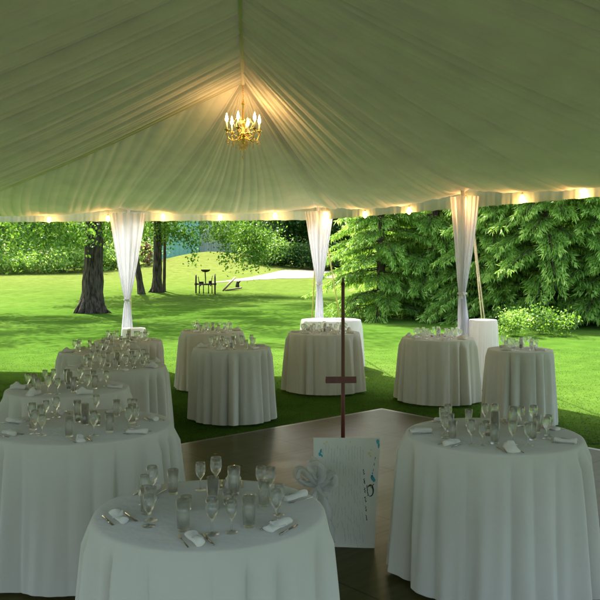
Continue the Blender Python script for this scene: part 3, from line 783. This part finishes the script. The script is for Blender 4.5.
# ------------------------------------------------------------------ eave lights
bulbs = [(108, 218, 'warm bulb left of the left curtain top'), (163, 216, 'warm bulb just right of the left curtain top'),
         (220, 217, 'warm bulb midway between the left and middle curtains'), (275, 215, 'warm bulb left of the middle curtain'),
         (326.5, 215, 'warm bulb shining through the middle curtain top'), (365, 214, 'warm bulb next right of the middle curtain'),
         (409, 210, 'warm bulb next left of the right curtain'), (466, 201, 'bare bright bulb over the right curtain, largest of the eave bulbs'),
         (522, 198, 'warm bulb between the right curtain and the photo edge'), (49, 219, 'warm bulb at the left edge of the photo'), (583, 190, 'warm bulb rightmost on the eave')]
def eave_point(px):
    a = (px - 300) / F
    if px < 322: q, e = V0, el
    else: q, e = V0, er
    s = (a * q.y - q.x) / (e.x - a * e.y)
    return q + e * s
for (px, py, lb) in bulbs:
    v = eave_point(px); nn = nL if px < 322 else nR
    dd = v.y + nn.y * .11; x = (px - 300) * dd / F; z = EYE + (HOR - py) * dd / F
    root = empty('eave_light', (x, dd, z)); tag(root, lb, 'light bulb', 'warm bulbs along the tent eave')
    big = 1.6 if px == 466 else 1.3
    mb = MB(); mb.lathe([(.004, -.048 * big), (.016 * big, -.040 * big), (.026 * big, -.014 * big), (.022 * big, .012), (.012, .04)], 16); mb.build('bulb', M['bulb'], root)
    mb = MB(); mb.lathe([(.014, .04), (.015, .042), (.015, .062), (.005, .068)], 12); mb.tube([(0, 0, .062), (0, 0, 2.60 - z if z < 2.5 else .12)], .004, 6); mb.build('socket', M['brass'], root)
    pl = bpy.data.lights.new('eave_lamp', 'POINT'); pl.energy = 1.0 * big; pl.color = (1, .50, .18); pl.shadow_soft_size = .03
    po = bpy.data.objects.new('eave_lamp', pl); col.objects.link(po); po.parent = root; po.location = (nn.x * .02, nn.y * .02, -.085)

# ------------------------------------------------------------------ chandelier
ch = empty('chandelier', (P1.x, P1.y, 3.03)); ch.scale = (1.1, 1.1, 1.12); tag(ch, 'small gilt chandelier with lit candle bulbs and crystal drops under the tent peak', 'chandelier')
mb = MB(); mb.lathe([(.004, -.10), (.018, -.085), (.022, -.06), (.010, -.04), (.030, -.015), (.034, .01), (.014, .03), (.012, .10), (.024, .13), (.010, .16), (.008, .28), (.018, .30), (.006, .33)], 16)
mb.build('stem', M['brass'], ch)
mb = MB()
for i in range(9):
    z = .33 + i * .022; a = PI / 2 * (i % 2)
    mb.tube([(math.cos(a) * .007 * math.cos(t), math.sin(a) * .007 * math.cos(t), z + .014 * math.sin(t)) for t in [2 * PI * j / 10 for j in range(11)]], .0025, 5, cap=False)
mb.build('chain', M['brass'], ch)
for i in range(6):
    a = 2 * PI * i / 6 + .3; c, s = math.cos(a), math.sin(a)
    pr = [(.02, 0), (.05, -.045), (.10, -.065), (.145, -.045), (.165, .0), (.165, .03)]
    mb = MB(); mb.tube([(r * c, r * s, z) for r, z in pr], [.006, .006, .0055, .005, .005, .006], 6)
    mb.tube([(.05 * c, .05 * s, -.045), (.075 * c, .075 * s, -.01), (.10 * c, .10 * s, -.005), (.11 * c, .11 * s, -.03)], .0035, 5)
    mb.lathe([(.006, .028), (.026, .036), (.030, .044), (.012, .046)], 12, (.165 * c, .165 * s, 0))
    mb.tube([(.022 * c, .022 * s, .12), (.07 * c, .07 * s, .16), (.10 * c, .10 * s, .11), (.075 * c, .075 * s, .06), (.03 * c, .03 * s, .04)], [.004, .0045, .004, .0035, .003], 5)
    mb.tube([(.145 * c, .145 * s, -.045), (.175 * c, .175 * s, -.075), (.155 * c, .155 * s, -.09), (.14 * c, .14 * s, -.07)], .003, 5)
    arm = mb.build('arm', M['brass'], ch)
    mb = MB(); mb.tube([(.165 * c, .165 * s, .046), (.165 * c, .165 * s, .115)], .0085, 10); mb.build('candle', M['candle'], arm)
    mb = MB(); mb.lathe([(.004, .115), (.012, .125), (.015, .145), (.010, .17), (.002, .20)], 12, (.165 * c, .165 * s, 0)); mb.build('candle_bulb', M['flame'], arm)
    def drop(px_, py_, z, L_):
        q_ = MB(); q_.lathe([(.0008, 0), (.0015, -.008), (.006, -.018), (.008, -.018 - L_ * .5), (.002, -.018 - L_)], 6, (px_, py_, z)); q_.build('crystal_drop', M['crystal'], arm, smooth=False)
    drop(.165 * c, .165 * s, .03, .03); drop(.145 * c, .145 * s, -.05, .035); drop(.10 * c, .10 * s, -.07, .045); drop(.05 * c, .05 * s, -.05, .05)
    mb = MB(); last = []
    for q in range(7):
        t = q / 6; rr = .165 * (1 - t) + .03 * t; zz = .035 - .03 * math.sin(PI * t) - .02 * t + .08 * t * t
        last.append((rr * c, rr * s, zz))
    mb.tube([p_ for w_ in range(6) for p_ in (last[w_], [(last[w_][e_] + last[w_ + 1][e_]) / 2 for e_ in range(3)])] + [last[6]], [.006, .0015] * 6 + [.006], 6)
    mb.build('bead_string', M['crystal'], arm, smooth=False)
mb = MB(); mb.lathe([(.002, -.10), (.010, -.115), (.016, -.135), (.010, -.16), (.002, -.175)], 8)
mb.lathe([(.002, -.235), (.010, -.225), (.012, -.212), (.002, -.200)], 8); mb.tube([(0, 0, -.2), (0, 0, -.17)], .001, 4)
mb.build('crystal_pendant', M['crystal'], ch, smooth=False)
for i in range(8):
    a = 2 * PI * i / 8
    mb = MB(); mb.lathe([(.0008, 0), (.006, -.016), (.008, -.05), (.002, -.075)], 6, (.03 * math.cos(a), .03 * math.sin(a), -.085)); mb.build('crystal_drop', M['crystal'], ch, smooth=False)
pl = bpy.data.lights.new('chandelier_lamp', 'POINT'); pl.energy = .7; pl.color = (1, .58, .25); pl.shadow_soft_size = .14
po = bpy.data.objects.new('chandelier_lamp', pl); col.objects.link(po); po.parent = ch; po.location = (0, 0, .17)

# ------------------------------------------------------------------ tables
def cloth_mesh(r, h, seed, ripple=.058, flare=.030, fold_w=.15, seg=420, floor_z=.0):
    rng = np.random.default_rng(seed); n = seg; th = np.linspace(0, 2 * PI, n, endpoint=False)
    nf = 2 * int(round(PI * r / fold_w))
    a = rng.uniform(0, 6, 6)
    ph = nf * th + 1.5 * np.sin(3 * th + a[0]) + 1.1 * np.sin(7 * th + a[1])
    f = .8 * (2 * np.abs(np.sin(ph / 2 if nf % 2 == 0 else ph)) ** .75 - 1.1) + .34 * np.sin(int(nf * .6) * th + a[2]) + .2 * np.sin(int(nf * 1.7) * th + a[3])
    env = .78 + .38 * np.sin(2 * th + a[4]) + .3 * np.sin(5 * th + a[5])
    f2 = f * env
    rows = []
    for q in (0.0, .3, .6, .85, .96): rows.append((r * q + 0 * th, h + .0 * th - (0 if q < .9 else .0008)))
    rows.append((r - .004 + 0 * th, h - .003 + 0 * th)); rows.append((r + .001 * f2 * 0, h - .010 + 0 * th))
    m = 26
    for i in range(1, m + 1):
        t = i / m
        am = ripple * (.40 + .60 * t ** .8) * min(1, t * 9)
        lowf = .010 * np.sin(2 * th + a[1]) * t
        rad = r + .002 + flare * t ** .8 + am * f2 + lowf + .003 * np.sin(37 * th + 5 * t) * t
        z = h - .010 - t * (h - .010 - .012 - floor_z) + .010 * (f2 + .4) * t ** 6
        rows.append((rad, z))
    V = np.zeros((len(rows), n, 3))
    for i, (rad, z) in enumerate(rows):
        V[i, :, 0] = np.cos(th) * rad; V[i, :, 1] = np.sin(th) * rad; V[i, :, 2] = z
    idx = np.arange(len(rows) * n).reshape(len(rows), n); idx = np.hstack([idx, idx[:, :1]])
    return V.reshape(-1, 3), quad(idx)

# glassware meshes (shared)
def ring_glass(outer, inner, n=20):
    mb = MB(); mb.lathe(outer + inner[::-1], n); return mb
fl = ring_glass([(.001, 0), (.021, .0005), (.022, .0015), (.006, .004), (.003, .008), (.0028, .040), (.006, .046), (.0155, .058), (.0195, .074), (.0190, .090), (.0170, .105)],
                [(.001, .047), (.0045, .049), (.0140, .060), (.0182, .075), (.0178, .090), (.0160, .1045)]).mesh('wine_glass', M['glass'])
tu = ring_glass([(.001, 0), (.0165, .0005), (.0175, .004), (.0190, .050), (.0200, .088)], [(.001, .008), (.0158, .009), (.0176, .050), (.0188, .0875)]).mesh('tumbler', M['glass'])
vt = ring_glass([(.001, 0), (.015, .0005), (.017, .003), (.019, .03), (.021, .05)], [(.001, .006), (.014, .007), (.0172, .03), (.0195, .0495)]).mesh('votive_glass', M['glass'])
cy_ = ring_glass([(.001, 0), (.020, .0005), (.021, .004), (.021, .115)], [(.001, .006), (.0192, .007), (.0192, .1145)]).mesh('hurricane_glass', M['glass'])
mb = MB(); mb.lathe([(.001, .0075), (.0125, .0075), (.0130, .022), (.001, .023)], 16); cand = mb.mesh('candle', M['candle'])
mb = MB(); mb.lathe([(.001, .0075), (.0135, .0075), (.0135, .045), (.001, .047)], 16); cand2 = mb.mesh('candle', M['candle'])
def napkin_mesh(seed, peaked=False):
    rng = random.Random(seed); mb = MB(); n = 14; k = 12
    vs = []; fs = []
    for i in range(n):
        t = i / (n - 1)
        w_ = .019 * (1 + .35 * (t - .5) * (1 if seed % 2 else -1)); hh = .011 * (1 + .2 * math.sin(t * 5 + seed))
        if peaked: hh = .012 + .012 * math.exp(-((t - .35) / .2) ** 2); w_ = .032 * (1 - .4 * t)
        for j in range(k):
            a = 2 * PI * j / k
            x = math.cos(a) * w_ * (1 + .10 * math.sin(3 * a + t * 3 + seed)); z = hh + math.sin(a) * hh * (.95 if math.sin(a) > 0 else .98)
            if peaked and math.sin(a) > .5: z += .006
            vs.append((x + .004 * math.sin(t * 4 + seed), (t - .5) * .105, max(.0006, z + rng.uniform(-.0006, .0006))))
    for i in range(n - 1):
        for j in range(k): fs.append((i * k + j, i * k + (j + 1) % k, (i + 1) * k + (j + 1) % k, (i + 1) * k + j))
    fs.append(tuple(reversed(range(k)))); fs.append(tuple((n - 1) * k + j for j in range(k)))
    mb.add(vs, fs)
    # a loose corner flap of the folded linen
    mb.add([(-.018, -.03, .022), (.020, -.038, .016), (.026, .01, .010), (-.004, .028, .0225)], [(0, 1, 2, 3)])
    return mb.mesh('napkin', M['napkin'])
naps = [napkin_mesh(1), napkin_mesh(2), napkin_mesh(3, True), napkin_mesh(4)]
mb = MB(); mb.tube([(0, -.055, .0035), (0, 0, .004), (0, .03, .003)], [.0035, .0022, .003], 6, flat=.45)
for x in (-.0045, -.0015, .0015, .0045): mb.tube([(0, .028, .003), (x, .036, .003), (x, .058, .0045)], [.0018, .0012, .0008], 5)
forkm = mb.mesh('fork', M['steel'])
mb = MB(); mb.box((0, .025, .0025), (.009, .06, .0014)); mb.tube([(0, -.055, .0035), (0, -.005, .0035)], [.004, .003], 6, flat=.6); knifem = mb.mesh('knife', M['steel'])

def put(name, me, loc, rz, label, cat, group, sc=1.0):
    o = link(name, me); o.location = loc; o.rotation_euler = (0, 0, rz); o.scale = (sc, sc, sc)
    return tag(o, label, cat, group)

def table(px, ytop, r, desc, seed, ns=6, a0=0.0, cutlery=False, jit=.12, on_floor=None, dense=1.0, vary=0):
    k_ = (ytop - HOR) / (EYE - .75); d = F / k_; x = (px - 300) / k_
    root = empty('round_table', (x, d, 0), 0); tag(root, desc[0], 'table', 'round tables under floor-length white cloths')
    fz = .024 if on_floor else 0
    link('tablecloth', np_mesh('tablecloth', *cloth_mesh(r, .75, seed, floor_z=fz), M['cloth'], True), root)
    rng = random.Random(seed * 7 + 1); T = .7508; on = desc[1]
    for i in range(ns):
        a = a0 + 2 * PI * i / ns + rng.uniform(-jit, jit); ca, sa = math.cos(a), math.sin(a)
        rn = r - .085 + rng.uniform(-.012, .006)
        nm = naps[rng.choice([0, 1, 3, 2]) if not vary else (i + vary) % 4]
        rot = a + rng.choice([0, PI / 2, PI / 2]) + rng.uniform(-.35, .35)
        put('napkin', nm, (x + rn * ca, d + rn * sa, T), rot, 'folded white linen napkin on ' + on, 'napkin', 'napkins on ' + on)
        off = .55 + rng.uniform(-.08, .08)
        for (nme, me_, da_, rr_, cat) in (('wine_glass', fl, .16, r * .60, 'glass'), ('tumbler', tu, -.16, r * .54, 'glass')):
            aa = a + da_ * 1.2 + rng.uniform(-.06, .06); r2 = rr_ + rng.uniform(-.03, .03)
            lb = ('clear stemmed glass on ' if nme == 'wine_glass' else 'clear straight-sided glass on ') + on
            put(nme, me_, (x + r2 * math.cos(aa), d + r2 * math.sin(aa), T), rng.uniform(0, 6), lb, cat, ('stemmed glasses on ' if nme == 'wine_glass' else 'straight glasses on ') + on, rng.uniform(1.0, 1.18))
        if dense > 1 or i % 2 == 0:
            aa = a + .42; r2 = r * .62
            put('wine_glass', fl, (x + r2 * math.cos(aa), d + r2 * math.sin(aa), T), 0, 'clear stemmed glass on ' + on, 'glass', 'stemmed glasses on ' + on)
        if cutlery:
            for (nme, me_, o_) in (('fork', forkm, -.038), ('knife', knifem, .040)):
                put(nme, me_, (x + (rn - .0) * ca + math.cos(rot) * o_, d + rn * sa + math.sin(rot) * o_, T), rot + .1, 'steel %s beside a napkin on ' % nme + on, nme, nme.rstrip('e') + ('es on ' if nme == 'zz' else ' set on ') + on if nme == 'fork' else 'knife set on ' + on)
    # centre: hurricane candle and votives
    for j in range(3):
        a = rng.uniform(0, 6); rr_ = .02 + .055 * (j > 0); a = j * 2.4 + seed
        if j == 0:
            o = put('hurricane_candle', cy_, (x + .01, d, T), 0, 'tall glass candle holder at the centre of ' + on, 'candle holder', 'tall candle holders on the tables'); link('candle', cand2, o)
        else:
            o = put('votive_candle', vt, (x + rr_ * math.cos(a) * 1.1, d + rr_ * math.sin(a) * 1.1, T), 0, 'small glass votive candle at the centre of ' + on, 'candle holder', 'votive candles on ' + on); link('candle', cand, o)
    return x, d

table(232, 347, .405, ('front one of two round tables left of centre, whole skirt in view', 'the left-of-centre table in front'), 201, a0=.3)
table(212, 331, .40, ('round table half hidden behind the left-of-centre one, its left side pale in daylight', 'the table behind the left-of-centre one'), 202, a0=.1)
table(324, 332, .455, ('round table at centre, shaded, before the sunlit table and behind the dark post', 'the shaded centre table'), 203, ns=7, a0=.5, dense=2)
table(438, 337.5, .425, ('round table right of centre with one bright sunlit fold on its right side', 'the right-of-centre table'), 205, ns=7, a0=.2, dense=2)
table(520, 349, .325, ('small round table at far right with few glasses, before the bright bush', 'the small far-right table'), 206, ns=4, a0=.7)
table(102, 351, .42, ('round table at far left of the row of five, its pale left skirt showing', 'the far-left back table'), 207, a0=.4)
table(128, 340.5, .38, ('rearmost table at left, hardly more than its top showing before the small covered stool', 'the rearmost left table'), 208, ns=5, a0=.2)
table(116, 366, .42, ('round table second in the left row from the back with broad shaded skirt', 'the left table with the broad shaded skirt'), 209, ns=7, a0=.6, dense=2)
table(68, 388, .42, ('round table at left edge right behind the big front-left table', 'the left-edge table behind the front-left one'), 210, ns=6, a0=.1, on_floor=False)
table(83, 425, .475, ('large round table at front left with deep soft folds in its white cloth', 'the front-left table'), 211, ns=7, a0=.35, cutlery=True, on_floor=True)
table(210, 510, .405, ('nearest round table at bottom centre-left, brightest cloth, cut by the photo edge', 'the nearest table'), 212, ns=6, a0=.45, cutlery=True, on_floor=True, dense=2)
table(493, 434, .443, ('large round table at front right with tan-lit top and long pale skirt', 'the front-right table'), 213, ns=7, a0=.25, cutlery=True, on_floor=True, dense=2)
# sunlit empty table behind the centre one
k_ = (319.5 - HOR) / .86; xs_, ds_ = (331 - 300) / k_, F / k_
root = empty('round_table', (xs_, ds_, 0)); tag(root, 'bright sunlit white-covered table standing bare behind the centre table', 'table', 'round tables under floor-length white cloths')
link('tablecloth', np_mesh('tablecloth', *cloth_mesh(.47, .75, 204, .03, .05), M['white'], True), root)
# covered barrels at the poles
def barrel(px, d, r, h, seed, label):
    x = (px - 300) * d / F
    root = empty('covered_barrel', (x, d, 0)); tag(root, label, 'barrel', 'white covered barrels at the tent poles')
    link('fabric_cover', np_mesh('fabric_cover', *cloth_mesh(r, h, seed, .014, .02, .09, 240), M['white'], True), root)
barrel(134, 12.8, .185, .575, 220, 'short white-covered barrel at the foot of the left curtain')
barrel(483, 10.15, .18, .90, 221, 'tall white-covered barrel at the foot of the right curtain')

# ------------------------------------------------------------------ easel and signing board with bow
FZ = .024
d = 5.0; q = at(343, 0, d)
ea = empty('display_stand', (q.x, d, FZ)); tag(ea, 'thin dark red-brown wooden stand with a short crossbar on the dance floor', 'stand')
mb = MB(); mb.tube([(0, 0, .0), (0, 0, .7), (0, 0, 1.44), (0, 0, 1.47)], [.0135, .0125, .011, .013], 10); mb.tube([(0, 0, 1.46), (0, 0, 1.505)], [.012, .004], 10); mb.build('post', M['redwood'], ea)
mb = MB(); mb.box((-.015, -.022, .845), (.195, .045, .020), .05); mb.box((-.015, -.043, .862), (.195, .008, .03), .05); mb.build('crossbar', M['redwood'], ea, smooth=False)
for a in (.6, 2.6, 4.7):
    mb = MB(); mb.tube([(0, 0, .12), (.10 * math.cos(a), .10 * math.sin(a), .05), (.20 * math.cos(a), .20 * math.sin(a), .008)], [.010, .010, .008], 8); mb.build('leg', M['redwood'], ea)

# board: leans back against the post; local frame x right, z up along the board
d = 4.42; kb = F / d
bc = at(344, 0, d); W_, Hb = .385, .60; tilt = math.radians(10)
bo = empty('signing_board', (bc.x, d - .04, FZ), -.04); tag(bo, 'tall pale painted signing board leaning on the dark stand on the dance floor', 'sign board')
bo.rotation_euler = (-tilt, math.radians(1.5), -.04)
mb = MB()
hw0, hw1 = W_ / 2 - .025, W_ / 2
def bx(x, z, y=0): return (x, y, z)
n_ = 16; vs = []; fs = []
for i in range(n_ + 1):
    t = i / n_; wv = hw0 + (hw1 - hw0) * t; z = t * Hb + .002
    for (x, y) in ((-wv, -.004), (wv, -.004), (wv, .004), (-wv, .004)):
        vs.append((x, y, z + (.006 * math.sin(x * 9) if i == n_ else 0)))
for i in range(n_):
    for j in range(4): fs.append((i * 4 + j, i * 4 + (j + 1) % 4, i * 4 + 4 + (j + 1) % 4, i * 4 + 4 + j))
fs += [(3, 2, 1, 0), (n_ * 4, n_ * 4 + 1, n_ * 4 + 2, n_ * 4 + 3)]
mb.add(vs, fs); mb.build('panel', M['board'], bo, smooth=False)
def marks(name, m, items):
    mb = MB()
    for poly in items:
        b = [(x, -.0055, z) for x, z in poly]; mb.add(b, [tuple(range(len(b)))])
    return mb.build(name, m, bo, smooth=False)
rr = random.Random(3)
def blob(x, z, r, n=9, st=1.3, rough=.35):
    return [(x + r * math.cos(2 * PI * i / n) * (1 + rr.uniform(-rough, rough)), z + r * st * math.sin(2 * PI * i / n) * (1 + rr.uniform(-rough, rough))) for i in range(n)]
def stroke(x0, z0, x1, z1, w_=.0008, n=14, wob=.0014):
    a = []; b = []
    ph = rr.uniform(0, 6)
    for i in range(n):
        t = i / (n - 1); x = x0 + (x1 - x0) * t + wob * math.sin(t * 17 + ph); z = z0 + (z1 - z0) * t
        ww = w_ * rr.uniform(.5, 1.2); a.append((x - ww, z)); b.append((x + ww, z))
    return a + b[::-1]
# faint columns of handwriting-like lines
it = []
for c in range(15):
    x = -.135 + c * .0165; z = .555 + rr.uniform(-.02, .01)
    while z > .06:
        l = rr.uniform(.02, .09); it.append(stroke(x + rr.uniform(-.002, .002), z, x + rr.uniform(-.003, .003) - (.012 * (1 - z / .6)) * (1 if c < 7 else -1), z - l)); z -= l + rr.uniform(.015, .06)
marks('faint_lines', M['ink_grey'], it)
marks('teal_splashes', M['ink_teal'], [blob(.178, .585, .011), blob(.183, .565, .007, st=2), blob(-.148, .52, .006), blob(-.151, .505, .008), blob(-.140, .497, .005), blob(-.145, .53, .004),
      blob(.150, .385, .010), blob(.158, .372, .008), blob(.146, .395, .006), blob(.150, .41, .004), blob(-.12, .25, .009), blob(-.11, .235, .006)])
marks('yellow_paint', M['ink_yellow'], [blob(.130, .52, .007), blob(.138, .505, .005), blob(-.115, .575, .005), blob(-.128, .565, .004), blob(.14, .54, .004), blob(.02, .58, .004), blob(.142, .335, .006)])
it = [stroke(.165 - .02 * t, .50 - .13 * t, .163 - .02 * t, .485 - .13 * t, .0018, 5, .001) for t in (0, .25, .5, .75)]
it += [stroke(.098 + .004 * t, .43 - .05 * t, .103 + .004 * t, .40 - .05 * t, .0028, 6, .004) for t in range(6)]
# black swirl outline low on the right
sw = []
for i in range(26):
    a = 2 * PI * i / 25; sw.append((a, 1))
cxs, czs = .140, .315
for i in range(25):
    a0_, a1_ = 2 * PI * i / 25, 2 * PI * (i + 1) / 25; w0 = .005 + .004 * math.sin(a0_ + 1); w1 = .005 + .004 * math.sin(a1_ + 1)
    f = lambda a, r_: (cxs + math.cos(a) * r_, czs + math.sin(a) * r_ * 1.7)
    it.append([f(a0_, .02 - w0), f(a1_, .02 - w1), f(a1_, .02), f(a0_, .02)])
it += [stroke(.118, .345, .128, .285, .0022, 8, .003), stroke(.158, .352, .150, .338, .003, 5, .001)]
marks('black_strokes', M['ink_black'], it)
# tulle bow
bow = empty('tulle_bow', at(317, 0, 4.30)); bow.location.z = .40; bow.rotation_euler = (0, 0, .15)
tag(bow, 'sheer white tulle bow tied at the left side of the signing board', 'bow')
def loop(pts_, width, name, seed, nseg=26):
    rng = random.Random(seed); P = [Vector(p) for p in pts_]
    def cat(t):
        t *= len(P) - 1; i = min(int(t), len(P) - 2); f = t - i
        p0, p1_, p2_, p3 = P[max(i - 1, 0)], P[i], P[i + 1], P[min(i + 2, len(P) - 1)]
        return .5 * ((2 * p1_) + (p2_ - p0) * f + (2 * p0 - 5 * p1_ + 4 * p2_ - p3) * f * f + (3 * p1_ - p0 - 3 * p2_ + p3) * f ** 3)
    vs = []; n, m = nseg, 13
    for i in range(n):
        t = i / (n - 1); c = cat(t); tg = (cat(min(1, t + .02)) - cat(max(0, t - .02))).normalized()
        side = Vector((.25 * math.sin(t * 5 + seed), -1, .25)).cross(tg); side = Vector((0, -1, 0)) if side.length < .1 else side
        wv = width * (.25 + .75 * math.sin(PI * min(1, max(0, t if name == 'loop' else .15 + t * .5))))
        ax = Vector((0, -1, .2)).normalized(); ax = (ax - tg * ax.dot(tg)).normalized(); nb_ = tg.cross(ax)
        for j in range(m):
            s = j / (m - 1) - .5
            off = ax * s * wv + nb_ * (.014 * math.sin(j * 1.9 + t * 6 + seed) + .008 * math.sin(j * 3.7 + t * 11)) 
            vs.append(tuple(c + off))
    idx = np.arange(n * m).reshape(n, m)
    return np_mesh(name, np.array(vs), quad(idx), M['tulle'], True)
link('loop', loop([(0, 0, 0), (-.045, -.01, .05), (-.085, 0, .085), (-.105, .01, .05), (-.07, 0, .01), (0, 0, 0)], .17, 'loop', 1), bow)
link('loop', loop([(0, 0, 0), (.02, -.03, .07), (.005, -.04, .125), (-.035, -.02, .12), (-.025, 0, .05), (0, 0, 0)], .16, 'loop', 2), bow)
link('loop', loop([(0, 0, 0), (.04, -.02, .03), (.08, -.02, .06), (.09, -.02, .01), (.05, -.02, -.02), (0, 0, 0)], .16, 'loop', 3), bow)
link('tail', loop([(0, -.01, 0), (.03, -.03, -.08), (.045, -.03, -.18), (.07, -.04, -.30)], .17, 'tail', 4), bow)
link('tail', loop([(0, -.01, 0), (-.04, -.03, -.07), (-.06, -.03, -.17), (-.07, -.03, -.27)], .16, 'tail', 5), bow)
mb = MB(); mb.lathe([(.004, -.02), (.018, -.012), (.022, 0), (.018, .012), (.004, .02)], 12); mb.build('knot', M['tulle'], bow)
